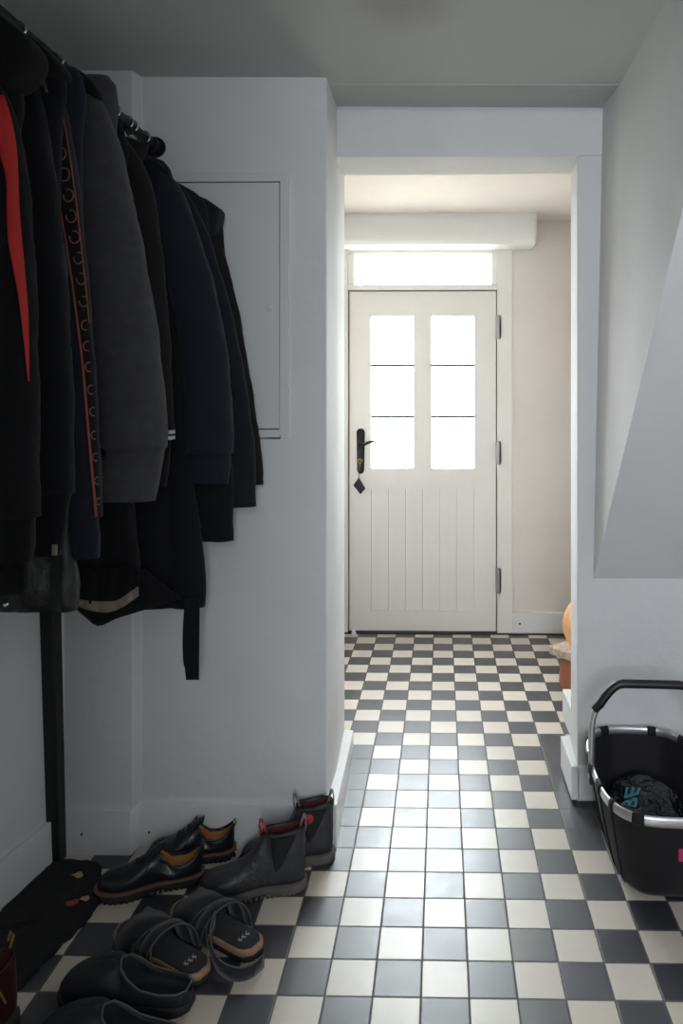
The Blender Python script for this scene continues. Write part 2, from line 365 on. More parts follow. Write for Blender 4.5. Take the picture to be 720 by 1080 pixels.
m = MB(); m.box((pxx(374),YD+.04,pz(300)),(pxx(518),YD+.046,pz(268))); o = m.build('pane','glass',smooth=False); o.parent = w; o.matrix_parent_inverse = w.matrix_basis.inverted()
D = struct(empty('door_1',(0,0,0)), 'white entrance door with six frosted panes over boarded lower panel')
m = MB(); y0, y1 = YD+.012, YD+.058
pl, pm0, pm1, pr = pxx(391), pxx(436), pxx(455), pxx(500)
zt_, zb_ = pz(333), pz(494)
m.box((lxx,y0,.008),(pl,y1,ztop)); m.box((pr,y0,.008),(rxx,y1,ztop)); m.box((pl,y0,zt_),(pr,y1,ztop)); m.box((pm0,y0,zb_),(pm1,y1,zt_))
m.box((pl,y0,pz(516)),(pr,y1,zb_)); m.box((pl,y0,.008),(pr,y1,pz(645)))
m.build('leaf','door',D,smooth=False)
m = MB(); nb = 6; xa = pl; wb = (pr-pl)/nb
for i in range(nb): m.box((xa+i*wb+.0003,y0+.006,pz(646)),(xa+(i+1)*wb-.0003,y1-.01,pz(515)))
m.build('boarded_panel','door',D,smooth=False,bevel=.0013)
m = MB(); m.box((pl,y0+.02,pz(646)),(pr,y1-.012,pz(515))); m.build('panel_back','door',D,smooth=False)
for a, b in ((pl,pm0),(pm1,pr)):
    for ya, yb in ((333,385),(385,440),(440,494)):
        m = MB(); m.box((a,y0+.022,pz(yb)),(b,y0+.027,pz(ya))); m.build('pane','glass',D,smooth=False)
    for yy in (385,439.5):
        m = MB(); m.box((a,y0+.010,pz(yy)-.008),(b,y0+.050,pz(yy)+.008)); m.build('glazing_bar','lead',D,smooth=False)
for ya, yb in ((333,358),(465,490),(598,625)):
    m = MB(); m.tube([(rxx+.012,YD-.016,pz(yb)),(rxx+.012,YD-.016,pz(ya))],.0085,14); m.box((rxx-.004,YD-.012,pz(yb)+.005),(rxx+.030,YD-.006,pz(ya)-.005))
    m.build('hinge','hinge',D,smooth=False,bevel=.001)
# black strips standing in for the shade in the gap around the leaf
m = MB(); m.box((lxx-.007,YD+.03,0),(lxx+.001,YD+.05,ztop+.006)); m.box((rxx-.001,YD+.03,0),(rxx+.007,YD+.05,ztop+.006)); m.box((lxx,YD+.03,ztop-.001),(rxx,YD+.05,ztop+.007)); m.box((lxx,YD+.03,0),(rxx,YD+.05,.010))
m.build('filler','doordark',D,smooth=False)
# handle plate, lever, key
hx = pxx(380); m = MB(); rs = []
zc0, zc1 = pz(500), pz(452); hw = .024
outl = [(hx+hw*math.cos(a), zc1-hw+hw*math.sin(a)) for a in [math.pi*k/10 for k in range(11)]] + [(hx+hw*.85*math.cos(a), zc0+hw+hw*math.sin(a)) for a in [math.pi+math.pi*k/10 for k in range(11)]]
for yy, sc in ((y0,1),(y0-.006,1),(y0-.010,.8)):
    cz = (zc0+zc1)/2; rs.append([Vector((hx+(p[0]-hx)*sc, yy, cz+(p[1]-cz)*(1-(1-sc)*.12))) for p in outl])
m.rings(rs); plate = m.build('handle_plate','iron',D)
hz = pz(470)
m = MB(); m.tube([(hx,y0,hz),(hx,y0-.05,hz)],.009,12)
m.tube([(hx,y0-.05,hz),(hx+.02,y0-.055,hz+.006),(hx+.045,y0-.055,hz+.018),(hx+.075,y0-.053,hz+.026),(hx+.10,y0-.05,hz+.020)],[.010,.009,.0085,.007,.004],10)
m.build('lever','iron',D)
m = MB(); kz = pz(486); m.tube([(hx,y0-.002,kz),(hx,y0-.03,kz)],.003,8)
m.tube([(hx+.011*math.cos(a), y0-.034, kz+.012*math.sin(a)) for a in [2*math.pi*k/14 for k in range(14)]],.0028,8,closed=True)
m.tube([(hx,y0-.034,kz-.012),(hx-.002,y0-.034,kz-.035)],.0022,6)
o = m.build('key','gold'); tag(o,'small brass key standing in the door lock','key')
m = MB(); c = Vector(P(379,513,y0-.03)); poly = [(-.004,.052),(.034,-.012),(.006,-.046),(-.036,.006)]
for yy in (0,): m.add([(c.x+p[0],c.y-.004,c.z+p[1]) for p in poly]+[(c.x+p[0],c.y+.004,c.z+p[1]) for p in poly],[(0,1,2,3),(7,6,5,4)]+[(i,(i+1)%4,(i+1)%4+4,i+4) for i in range(4)])
m.tube([(c.x-.004,c.y,c.z+.045),(hx-.002,y0-.034,kz-.03)],.002,6)
tag(m.build('key_fob','iron',smooth=False,bevel=.002),'black diamond-shaped fob hanging below the key in the entrance door','key fob')
m = MB(); c = P(373,667,YD-.03)
rs=[]
for t in range(7):
    a=math.pi/2*t/6; rs.append([Vector((c.x+.014*math.cos(a)*math.cos(q), c.y+.014*math.cos(a)*math.sin(q), .0+.022*math.sin(a)+.004*(t>0))) for q in [2*math.pi*k/14 for k in range(14)]])
m.rings(rs); tag(m.build('doorstop','trim'),'tiny white round stopper on the floor at the lower left of the entrance door','doorstop')

# ------------------------------------------------------------------ flush cabinet on the left wall
def bx2(m, xa, ya, xb, yb, Y, d, th, mi=0):
    a = P(xa,ya,Y); b = P(xb,yb,Y); m.box((a.x,Y-d,b.z),(b.x,Y-d+th,a.z),mi)
cab = tag(empty('wall_cabinet', P(240,460,YR)), 'flat white metal service cabinet set in the wall behind the coats', 'cabinet')
def chl(o, p): o.parent = p; o.matrix_parent_inverse = p.matrix_basis.inverted(); return o
a = P(150,184,YR); b = P(305,462,YR); c = P(296,192,YR); d = P(296,453,YR)
m = MB(); f = .028
m.box((a.x,YR-.008,b.z),(a.x+f,YR+.002,a.z)); m.box((c.x,YR-.008,b.z),(b.x,YR+.002,a.z)); m.box((a.x+f,YR-.008,c.z),(c.x,YR+.002,a.z)); m.box((a.x+f,YR-.008,b.z),(c.x,YR+.002,d.z))
chl(m.build('cabinet_frame','cabinet',smooth=False,bevel=.002),cab)
m = MB(); m.box((a.x+f,YR-.0005,d.z),(c.x,YR+.001,c.z)); chl(m.build('gap_shade','doordark',smooth=False),cab)  # dark sheet painted as the shade in the gap round the cabinet door
m = MB(); m.box((a.x+f+.003,YR-.006,d.z+.003),(c.x-.003,YR+.001,c.z-.003)); cd = chl(m.build('cabinet_door','cabinet',smooth=False,bevel=.001),cab)
m = MB(); k = P(285,323,YR-.006); m.tube([k,k-Vector((0,.004,0))],.0155,24); m.tube([k-Vector((0,.004,0)),k-Vector((0,.007,0))],[.011,.010],20)
m.box((k.x-.002,k.y-.009,k.z-.008),(k.x+.002,k.y-.004,k.z+.008)); o = m.build('latch','cabinet',cd,smooth=False,bevel=.0008)

# ------------------------------------------------------------------ things beyond the right jamb
st = tag(empty('woven_stool',(.66,3.35,0)),'low stool with pale woven top and terracotta coloured base half hidden by the right jamb','stool')
def R3(x,y,z,a,c): return (c[0]+x*math.cos(a)-y*math.sin(a), c[1]+x*math.sin(a)+y*math.cos(a), z)
m = MB(); A = math.radians(38); cc = (0,0)
m.prism([R3(x,y,0,A,cc)[:2] for x,y in ((-.115,-.115),(.115,-.115),(.115,.115),(-.115,.115))],.16,.20); m.build('top','woven',st,smooth=False,bevel=.008)
m = MB(); m.rings([[Vector((r*math.cos(q),r*math.sin(q),z)) for q in [2*math.pi*k/24 for k in range(24)]] for r,z in ((.10,0),(.115,.04),(.11,.10),(.10,.158))]); m.build('base','terracotta',st)
m = MB(); rs = []
for i in range(17):
    t = i/16; z = .20+.245*t; r = .10*math.sin(math.pi*min(1,(.14+.86*t)))**.55 if t<1 else .012
    rs.append([Vector((r*(1+.05*math.cos(8*q))*math.cos(q), r*(1+.05*math.cos(8*q))*math.sin(q), z)) for q in [2*math.pi*k/48 for k in range(48)]])
m.rings(rs); o = m.build('jar','orange'); o.location = (.668,3.36,0.0); tag(o,'bright orange rounded jar standing on the woven stool beyond the right jamb','jar')

# ------------------------------------------------------------------ clothes rail
RX = P(160,152,2.12).x; RZ = P(160,152,2.12).z
rk = tag(empty('clothes_rack',(RX,YR,0)),'black pipe coat rail fixed to the wall with a thick black upright','clothes rail')
m = MB(); m.tube([(RX,YR,RZ),(RX-.0,1.0,RZ-.018)],.0145,20); chl(m.build('rail','blackpaint'),rk)
m = MB(); m.tube([(RX,YR,RZ),(RX,YR-.008,RZ)],.031,28); m.tube([(RX,YR-.008,RZ),(RX,YR-.036,RZ),(RX,YR-.04,RZ)],[.021,.021,.019],24)
for q in range(3): m.tube([(RX+.024*math.cos(q*2.1+.5),YR-.008,RZ+.024*math.sin(q*2.1+.5)),(RX+.024*math.cos(q*2.1+.5),YR-.011,RZ+.024*math.sin(q*2.1+.5))],.004,8)
chl(m.build('wall_flange','iron',smooth=False,bevel=.001),rk)
b0 = FL(59.5,907); 
m = MB(); hw = .0235
p0 = Vector((b0.x, 2.065, 0)); p1 = Vector((b0.x+.005, 1.975, 2.05))
m.rings([[Vector((p.x+sx*hw, p.y+sy*hw, p.z)) for sx,sy in ((-1,-1),(1,-1),(1,1),(-1,1))] for p in (p0,p1)])
chl(m.build('upright','blackpaint',smooth=False,bevel=.006),rk)
m = MB(); m.tube([(p1.x,p1.y,2.03),(RX,p1.y,RZ-.01)],.0145,14); chl(m.build('bracket_arm','blackpaint'),rk)

# ------------------------------------------------------------------ garments
def ringloft(prof, Y, seed=0, fold=0.0, n=56, rows=46, pw=0.75, wr=0.0, y2=None, fk=1.0):
    """prof: (z, xl, xr, thick) descending z"""
    k = [(-p[0],)+tuple(p[1:]) for p in prof]; t0, t1 = k[0][0], k[-1][0]
    rnd = random.Random(seed); ph = [rnd.uniform(0,6.28) for _ in range(6)]
    rs = []
    for i in range(rows+1):
        v = i/rows; t = t0+(t1-t0)*v
        xl, xr, th = interp(k, t); c = (xl+xr)/2; hw = (xr-xl)/2; r = []
        yy = Y + ((y2-Y)*v if y2 is not None else 0)
        for j in range(n):
            a = 2*math.pi*j/n; ca, sa = math.cos(a), math.sin(a)
            x = c + hw*math.copysign(abs(ca)**pw, ca); y = th*math.copysign(abs(sa)**.8, sa)
            fy = fold*min(1,v*2.2)*(math.sin(fk*48*x+ph[0]+1.2*v)+.55*math.sin(fk*91*x+ph[1]-1.5*v)+.3*math.sin(fk*150*x+ph[2]))
            w = wr*(math.sin(-t*31+ph[3]+3*ca)+.6*math.sin(-t*57+ph[4]+5*sa)+.4*math.sin(-t*150+ph[5]+7*ca))
            r.append(Vector((x+w*ca*.8, yy+y+fy+w*(1.1 if sa<0 else .4)*sa, -t + .3*w*sa)))
        rs.append(r)
    return rs
garments = {}
def garment(key, name, Y, outer, width, end, hem, hemx, fabric, label, cat, cuff=None, th=.032, sth=.034, sY=-.03, topw=.03,
            fold=.006, wr=.0015, collar=None, left=.20, sleeveend=None, cufflen=None, cuffmat=None, cuffw=.85, hemleft=None, body_in=.045, flare=False, drop=0.0):
    g = empty(name,(RX,Y,0)); tag(g,label,cat,'garments on the coat rail')
    def ch(o): return chl(o,g)
    sy = Y+sY
    O = [P(a,b,sy) for a,b in outer]
    # sleeve, shoulder to wrist, outer edge as in the picture
    ln = O[0].z-O[-1].z; prof = []
    for i, p in enumerate(O):
        f = min(1, (O[0].z-p.z)/max(ln*.22,.01)); wd = topw+(width-topw)*f
        prof.append((p.z, p.x-wd, p.x, .012+(sth-.012)*min(1,f*1.2)))
    if sleeveend is None and cuff:
        last = prof[-1]; prof[-1] = (last[0], last[1], last[2], sth)
    m = MB(); m.rings(ringloft(prof, sy, seed=len(garments)*7+1, fold=.0, wr=wr, pw=.85)); sl = ch(m.build('sleeve',fabric))
    # left sleeve, mirrored about the hanger, against the wall side
    m = MB(); lf = lambda z: RX-.06-(left-.0)*min(1,(prof[0][0]-z)/.16); mp = [(z, lf(z), lf(z)+(xr-xl), t) for z,xl,xr,t in prof]
    m.rings(ringloft(mp, Y+.0, seed=len(garments)*7+2, wr=wr, pw=.85)); ch(m.build('sleeve',fabric))
    if cuff:
        c = P(cuff[0],cuff[1],sy); last = prof[-1]; wd = (last[2]-last[1])
        rs = ringloft([(last[0]+.012, last[1]+wd*.06, last[2]-.003, sth*.9),(last[0]-.012, last[1]+wd*.10, last[2]-.009, sth*.75),((last[0]+c.z)/2, c.x-wd*cuffw, (last[2]+c.x)/2-.002, sth*.75),(c.z, c.x-wd*cuffw*.96, c.x, sth*.7)], sy, seed=3, rows=18, pw=.8)
        n = len(rs[0])
        for r in rs:
            for j, p in enumerate(r): p.y += .0012*(1 if j%2 else -1)
        m = MB(); m.rings(rs); ch(m.build('cuff',cuffmat or fabric))
    # torso
    hz = P(hem[0],hem[1],Y).z; hx = P(hem[0],hem[1],Y).x
    topz = P(outer[0][0],outer[0][1],Y).z-drop
    sx = O[min(3,len(O)-1)].x-body_in
    hl = RX-left if hemleft is None else hemleft
    tp = [(topz+.012, RX-.05, RX+.05, .014),(topz-.01, RX-.085, max(RX+.06,min(sx,RX+.10)), .024),
          (topz-.06, RX-left*.85, max(RX+.07,sx-.02), th*.9),(topz-.13, RX-left, max(RX+.06,sx), th),
          (hz+.30*(topz-hz), RX-left, (max(RX+.04,sx)*(.7 if flare else .5)+hx*(.3 if flare else .5)), th*1.08),(hz+.05, hl, hx, th*1.1),(hz, hl+.004, hx-.004, th*1.0)]
    m = MB(); m.rings(ringloft(tp, Y, seed=len(garments)*7+4, fold=fold, wr=wr*.6, n=80)); to = ch(m.build('torso',fabric))
    if collar:
        pts, cm = collar; q = [P(a,b,Y-.02) for a,b in pts]
        cx = sum(p.x for p in q)/len(q); cz = sum(p.z for p in q)/len(q)
        rs = []
        for yy, s_ in ((-.040,.80),(-.030,.95),(0,1.0),(.03,.95),(.040,.80)):
            rs.append([Vector((cx+(p.x-cx)*s_, Y-.01+yy, cz+(p.z-cz)*s_)) for p in q])
        m = MB(); m.rings(rs); ch(m.build('collar',cm,sub=0 if key=='g8' else 2,bevel=.004 if key=='g8' else 0))
    garments[key] = dict(g=g, sleeve=sl, torso=to, Y=Y)
    return g

garment('g1','zip_jacket',1.345,[(-12,78),(6,98),(20,140),(31,220),(36,300),(39,420),(40,545)],.115,None,(30,625),0,'black',
        'black jacket with bright red stripe nearest the viewer on the coat rail','jacket',cuff=(33,592),left=.19,collar=([(-20,10),(0,14),(16,26),(34,40),(44,58),(38,78),(14,100),(-14,96)],'black'))
garment('g11','quilted_coat',1.535,[(-10,112),(0,125),(8,160),(14,240),(16,400),(16,500)],.10,None,(84,642),0,'quilt',
        'glossy black padded coat hanging low behind the red striped jacket','coat',collar=([(-10,60),(8,36),(28,38),(46,54),(56,76),(30,100),(-10,110)],'black'),th=.035,fold=.006,wr=.004,body_in=.06,flare=True,drop=.30)
garment('g2','wool_jacket',1.50,[(28,62),(40,90),(52,150),(62,220),(70,310),(76,420),(77,520)],.12,None,(66,560),0,'blackwool',
        'plain black jacket between the red striped jacket and the emblem-taped jacket','jacket',cuff=(64,585),left=.19,collar=([(10,30),(26,33),(44,46),(60,60),(74,80),(50,86),(14,74)],'black'))
garment('g3','track_jacket',1.585,[(48,78),(60,92),(70,120),(80,175),(88,250),(95,330),(102,430),(107,545)],.13,None,(92,560),0,'navy',
        'navy track jacket with rust coloured emblem tape down its sleeve','jacket',cuff=(104,588),left=.19,body_in=.03,wr=.0012)
garment('g4','fleece_jacket',1.74,[(88,86),(108,108),(122,142),(136,195),(150,262),(163,335),(172,410),(176,472)],.165,None,(150,490),0,'charcoal',
        'dark grey fleece jacket with wide cuff band in the middle of the rail','jacket',cuff=(163,528),left=.20,cuffw=.93,sth=.05,wr=.0016,
        collar=([(72,78),(80,71),(94,80),(108,98),(112,116),(96,122),(76,104)],'black'))
garment('g12','lined_coat',1.80,[(110,126),(124,156),(134,230),(138,320),(142,420),(144,480)],.10,None,(147,632),0,'black',
        'black coat with pale lining showing at its hem under the grey fleece','coat',th=.045,fold=.008,body_in=.05,drop=.02)
garment('g5','brown_jacket',1.86,[(130,142),(148,168),(162,205),(170,260),(177,330),(181,400),(183,462)],.10,None,(170,500),0,'brown',
        'thin brownish black jacket with two white cuff stripes beside the grey fleece','jacket',cuff=(175,513),sth=.03,drop=.02)
garment('g9','long_overcoat',1.915,[(150,158),(172,182),(195,225),(215,290),(230,370),(240,450),(246,530),(246,570)],.11,None,(217,640),0,'blackwool',
        'long black overcoat with loose belt hanging lowest on the rail','coat',th=.030,fold=.005,sY=.045,sth=.025,left=.19,drop=.02)
garment('g6','jersey_jacket',1.965,[(148,160),(168,174),(186,192),(202,226),(216,268),(229,315),(239,370),(244,420),(246,478)],.125,None,(215,505),0,'navy',
        'navy jersey jacket with ribbed cuff right of the brownish jacket','jacket',cuff=(240,510),sth=.038,sY=-.045,th=.025,drop=.02)
garment('g7','cotton_jacket',2.02,[(178,186),(198,204),(216,238),(234,292),(248,345),(260,410),(268,470),(270,534)],.15,None,(232,505),0,'navy2',
        'dark navy jacket with open sleeve end right of the ribbed cuff','jacket',sth=.03,sY=-.02,th=.022)
garment('g8','collared_jacket',2.075,[(196,204),(222,232),(238,272),(252,330),(264,400),(274,465),(278,511)],.12,None,(240,480),0,'brown',
        'dark jacket with raised stiff collar, last on the rail beside the wall cabinet','jacket',sth=.022,th=.02,sY=0,
        collar=([(192,200),(204,205),(220,211),(234,221),(233,230),(229,247),(216,252),(198,240)],'navy2'))

dg = bpy.context.evaluated_depsgraph_get()
def bvh(o):
    me = o.data; mw = o.matrix_world if False else None
    return BVHTree.FromPolygons([v.co.copy() for v in me.vertices], [tuple(p.vertices) for p in me.polygons])
def cast(tree, px, py, off=.003, fb=None):
    d = P(px,py,1.0)-Vector((0,0,CH)); d.normalize()
    h = tree.ray_cast(Vector((0,0,CH)), d)
    if h[0] is None:
        p = P(px,py,fb); h = tree.find_nearest(p); return h[0]-d*off
    return h[0]-d*off
def drape(key, part, left, right, name, matl, rows=40, cols=6, off=.004, th=.002, parts=None):
    G = garments[key]; tr = bvh(G[part]); m = MB()
    kl = [(b,a) for a,b in left]; kr = [(b,a) for a,b in right]
    y0_ = max(kl[0][0],kr[0][0]); y1_ = min(kl[-1][0],kr[-1][0]); fr = []; bk = []
    for i in range(rows+1):
        yy = y0_+(y1_-y0_)*i/rows; xl = interp(kl,yy)[0]; xr = interp(kr,yy)[0]
        a = [cast(tr, xl+(xr-xl)*j/cols, yy, off, G['Y']) for j in range(cols+1)]
        b = [cast(tr, xl+(xr-xl)*j/cols, yy, off-th-.006, G['Y']) for j in range(cols+1)]
        fr.append(a+b[::-1])
    m.rings(fr); o = chl(m.build(name,matl),G['g']); return o
# red stripe of the nearest jacket
drape('g1','sleeve',[(-6,100),(0,162),(6,187),(8,250),(19,312),(25,360),(29.5,402)],[(4,100),(10,117),(17.5,154),(21,225),(27,292),(30,333),(31,402)],'red_stripe','red',off=.004)
# emblem tape
tl = [(47,129),(53,172),(63.5,223),(73,284),(79,330),(85.5,383),(92,458),(100,545)]
trr = [(67,122),(77,182),(84,237),(90.6,297),(95,341),(102.5,447),(106.5,545)]
drape('g3','sleeve',[(46,112)]+tl,[(63,108)]+trr,'sleeve_tape','black',off=.0032)
drape('g3','sleeve',[(46,112)]+tl,[(a+w,b) for (a,b),w in zip([(46,112)]+tl,(1,1,1.2,1.4,2,2.4,2.6,2.8,3))],'piping','rust',off=.0055,cols=3)
drape('g3','sleeve',[(a-1.6,b) for a,b in [(44,84),(58,97)]+trr[:5]],[(44.4,84),(59,97)]+trr[:5],'piping','rust',off=.0055,cols=3)
tr3 = bvh(garments['g3']['sleeve'])
ems = [(60.5,141,6.5),(64,162,6.5),(67.5,184,7),(72,206,6.5),(75,228,6.5),(78.5,250,6.5),(82.5,272,6),(85.5,294,6),(88,318,5.5)]
ems += [(89.8,343,5),(92,365,5),(94,387,5),(96.2,411,4.6),(98,434,4.4),(99.5,459,4.2),(101,482,4),(102.6,507,3.8),(104,529,3.4)]
for cx, cy, r in ems:
    pts = []
    for k in range(15):
        a = math.radians(-110+ (300 if cy < 330 else 200)*k/14) if cy < 330 else math.radians(70+220*k/14)
        pts.append((cx+r*.82*math.cos(a), cy+r*math.sin(a)))
    q = [cast(tr3,a,b,.006,1.56) for a,b in pts]
    m = MB(); m.tube(q,[.0006+.0011*abs(math.sin(k*1.57+.8)) for k in range(len(q))],6); chl(m.build('emblem','rustpale'),garments['g3']['g'])
# stripes on the thin jacket's cuff, tag on the black cuff
tr5 = bvh(garments['g5']['sleeve'])
for yy in (455.5,461.5):
    m = MB(); p = P(181,yy,1.825); m.box((p.x-.006,p.y-.03,p.z-.0045),(p.x+.006,p.y+.01,p.z+.0045)); chl(m.build('cuff_stripe','white',bevel=.001),garments['g5']['g'])
m = MB(); p = P(57.5,580,1.44); m.box((p.x-.005,p.y-.002,p.z-.011),(p.x+.005,p.y+.002,p.z+.011)); chl(m.build('cuff_tag','lining',bevel=.0005),garments['g2']['g'])
m = MB(); p = P(5,638,1.372); m.tube([(p.x,p.y,p.z),(p.x+.006,p.y-.004,p.z+.003)],.004,10); chl(m.build('snap','chrome'),garments['g11']['g'])
# pale lining crescent and drooping back hem of the lined coat
def sheet(pts_top, pts_bot, Yt, Yb, th, name, matl, parent, wav=.004):
    kt = [(a,b) for a,b in pts_top]; kb = [(a,b) for a,b in pts_bot]; n = 24; rows = 8; m = MB(); rs = []
    for i in range(rows+1):
        f = i/rows; fr = []; bk = []
        for j in range(n+1):
            x = pts_top[0][0]+(pts_top[-1][0]-pts_top[0][0])*j/n; xb = pts_bot[0][0]+(pts_bot[-1][0]-pts_bot[0][0])*j/n
            ya = interp(kt,x)[0]; yb = interp(kb,xb)[0]
            Y = Yt+(Yb-Yt)*f + wav*math.sin(j*1.1+f*2)+wav*.5*math.sin(j*2.3)
            p = P(x+(xb-x)*f, ya+(yb-ya)*f, Y); fr.append(p+Vector((0,-th/2,0))); bk.append(p+Vector((0,th/2,0)))
        rs.append(fr+bk[::-1])
    m.rings(rs); return chl(m.build(name,matl),parent)
g12 = garments['g12']['g']
sheet([(64,600),(105,600),(146,596)],[(64,622),(85,632),(118,634),(146,618)],1.735,1.725,.004,'front_hem','black',g12)
sheet([(66,610),(105,612),(145,600)],[(66,627),(84,640),(112,646),(130,640),(146,629)],1.750,1.748,.004,'lining','lining',g12)
sheet([(60,610),(105,612),(152,600)],[(60,632),(84,645),(104,660),(124,652),(190,632)],1.765,1.80,.005,'back_hem','black',g12)
# belt of the overcoat
m = MB(); rs = []
for i in range(15):
    f = i/14; y = 632+(717-632)*f; xl = 195-2.5*math.sin(f*3)+ (1.5 if f>.8 else 0)*f; xr = 210.5-.8*f
    a = P(xl,y,1.868-.004*math.sin(f*4)); b = P(xr,y,1.868+.004*math.sin(f*5))
    rs.append([a+Vector((0,-.0015,0)),b+Vector((0,-.0015,0)),b+Vector((0,.0015,0)),a+Vector((0,.0015,0))])
m.rings(rs); chl(m.build('belt','blackwool',smooth=False,bevel=.0006),garments['g9']['g'])

# hangers
hang = [('g1',1.345,'the red striped jacket'),('g11',1.443,'the padded coat'),('g3',1.585,'the emblem-taped track jacket'),('g5',1.869,'the thin brownish jacket'),('g9',1.947,'the long overcoat'),('g6',1.976,'the ribbed-cuff navy jacket'),('g7',2.06,'the open-sleeved dark navy jacket')]
for key, y, what in hang:
    h = tag(empty('clothes_hanger',(RX,y,RZ-.15)),'thin hanger with chrome hook over the rail holding '+what,'hanger','hangers on the coat rail')
    rz = RZ-.018*(YR-y)/(YR-1.0)
    m = MB(); pts = [(RX+.0185*math.cos(a),y+.004*math.sin(a),rz+.0185*math.sin(a)) for a in [math.radians(-50+k*15) for k in range(18)]]
    pts = pts[:18]+[(RX-.003,y,rz-.03),(RX,y,rz-.05)]
    m.tube(pts,.0028,8); chl(m.build('hook','chrome'),h)
    m = MB(); m.tube([(RX-.15,y,rz-.14),(RX-.08,y,rz-.10),(RX,y,rz-.05),(RX+.05,y,rz-.10),(RX+.06,y,rz-.13)],.004,8); chl(m.build('shoulder_bar','plastic'),h)

# ------------------------------------------------------------------ shoes
def shoe_rings(st, L, Wd, n_st=30, inset=.006, ins=.022, zb=.0):
    """st knots along t=0 heel..1 toe: (t, halfwidth, height, gap 0..1, bend)  returns rings of (x,y,z)"""
    out = []
    for i in range(n_st+1):
        t = i/n_st; t = t if 0<t<1 else t
        hw, h, gap, bend, mid = interp(st, t)
        hw *= Wd; g = max(0.0, min(1.0, gap))
        x = L*t; w = hw; q = []
        gw = w*mid*g
        # right half profile
        zi = zb+ins
        top = h
        prof = [(w*.90,zb),(w*1.0,zb+.2*(h-zb)),(w*.99,zb+.42*(h-zb)),(w*(.90*(1-g)+mid*1.12*g),zb+.70*(h-zb)),(w*(.66*(1-g))+w*mid*1.06*g,zb+.90*(h-zb)),
                (w*.34*(1-g)+gw*1.02,zb+.975*(h-zb)+.0*g),(w*.16*(1-g)+gw*.98+.0, h),
                (w*.08*(1-g)+gw*.90, h-.004*g),(w*.06*(1-g)+gw*.86,h-(h-zi)*.5*g-.0),(w*.03*(1-g)+gw*.7, h-(h-zi)*g-.001)]
        full = [(0,zb)]+prof+[(0,h-(h-zi)*g-.001)]+[(-a,b) for a,b in prof[::-1]]
        out.append([Vector((x,a+bend*Wd,b)) for a,b in full])
    return out
def make_shoe(parent, st, L, Wd, mats, zb, ins, n_st=34):
    rs = shoe_rings(st,L,Wd,n_st,ins=ins,zb=zb); n = len(rs[0])
    outer = MB(); inner = MB()
    vs = [p for r in rs for p in r]; fo = []; fi = []
    for i in range(len(rs)-1):
        g = interp(st,(i+.5)/n_st)[2]
        for j in range(n):
            k = (j+1)%n; f = (i*n+j,i*n+k,(i+1)*n+k,(i+1)*n+j)
            (fi if (8 <= j <= 13 and g > .25) else fo).append(f)
    fo.append(tuple(range(n-1,-1,-1))); fo.append(tuple(range((len(rs)-1)*n,len(rs)*n)))
    outer.add(vs,fo); inner.add(vs,fi)
    import bmesh
    def bld(mb,name,mt):
        o = mb.build(name,mt,parent,sub=1); bm = bmesh.new(); bm.from_mesh(o.data)
        loose = [v for v in bm.verts if not v.link_faces]; bmesh.ops.delete(bm,geom=loose,context='VERTS'); bm.to_mesh(o.data); bm.free(); return o
    u = bld(outer,'upper',mats[0]); bld(inner,'shoe_lining',mats[1]); return u
SOLE = [(0,.30,0),(.02,.46,0),(.07,.66,0),(.16,.72,0),(.35,.70,.02),(.55,.84,.05),(.72,1.0,.06),(.84,.95,.03),(.93,.74,.0),(.98,.46,-.02),(1.0,.18,-.02)]
def sole(parent, L, Wd, z0, z1, name, mt, grow=1.0, n=40, heel=0, lug=0):
    m = MB(); rr = []; pts = []
    for i in range(n+1):
        t = i/n; w, b = interp(SOLE,t); pts.append((L*t,w*Wd*grow,b*Wd))
    c = L/2
    outl = [(x*(1)+ (x-c)*(grow-1),w+b) for x,w,b in pts]+[(x+(x-c)*(grow-1),-w+b) for x,w,b in pts[::-1]]
    zs = [z0,z0+.15*(z1-z0),z0+.85*(z1-z0),z1]
    for k,z in enumerate(zs):
        s_ = .97 if k in (0,3) else 1
        rr.append([Vector((c+(x-c)*s_,y*s_, z + (heel if (k<2 and .36*L< x < .52*L) else 0))) for x,y in outl])
    m.rings(rr)
    if lug:
        for x,w,b in pts[::2]:
            for s_ in (-1,1): m.box((x-.0035,s_*w*1.0+b-.004,z0-.0),(x+.0035,s_*w*1.0+b+.0015,z0+.009))
    return m.build(name,mt,parent,bevel=0)
def shoe_base(name, heel, toe, label, cat, group):
    d = toe-heel; o = empty(name,(heel.x,heel.y,0),math.atan2(d.y,d.x)); tag(o,label,cat,group); return o, d.length

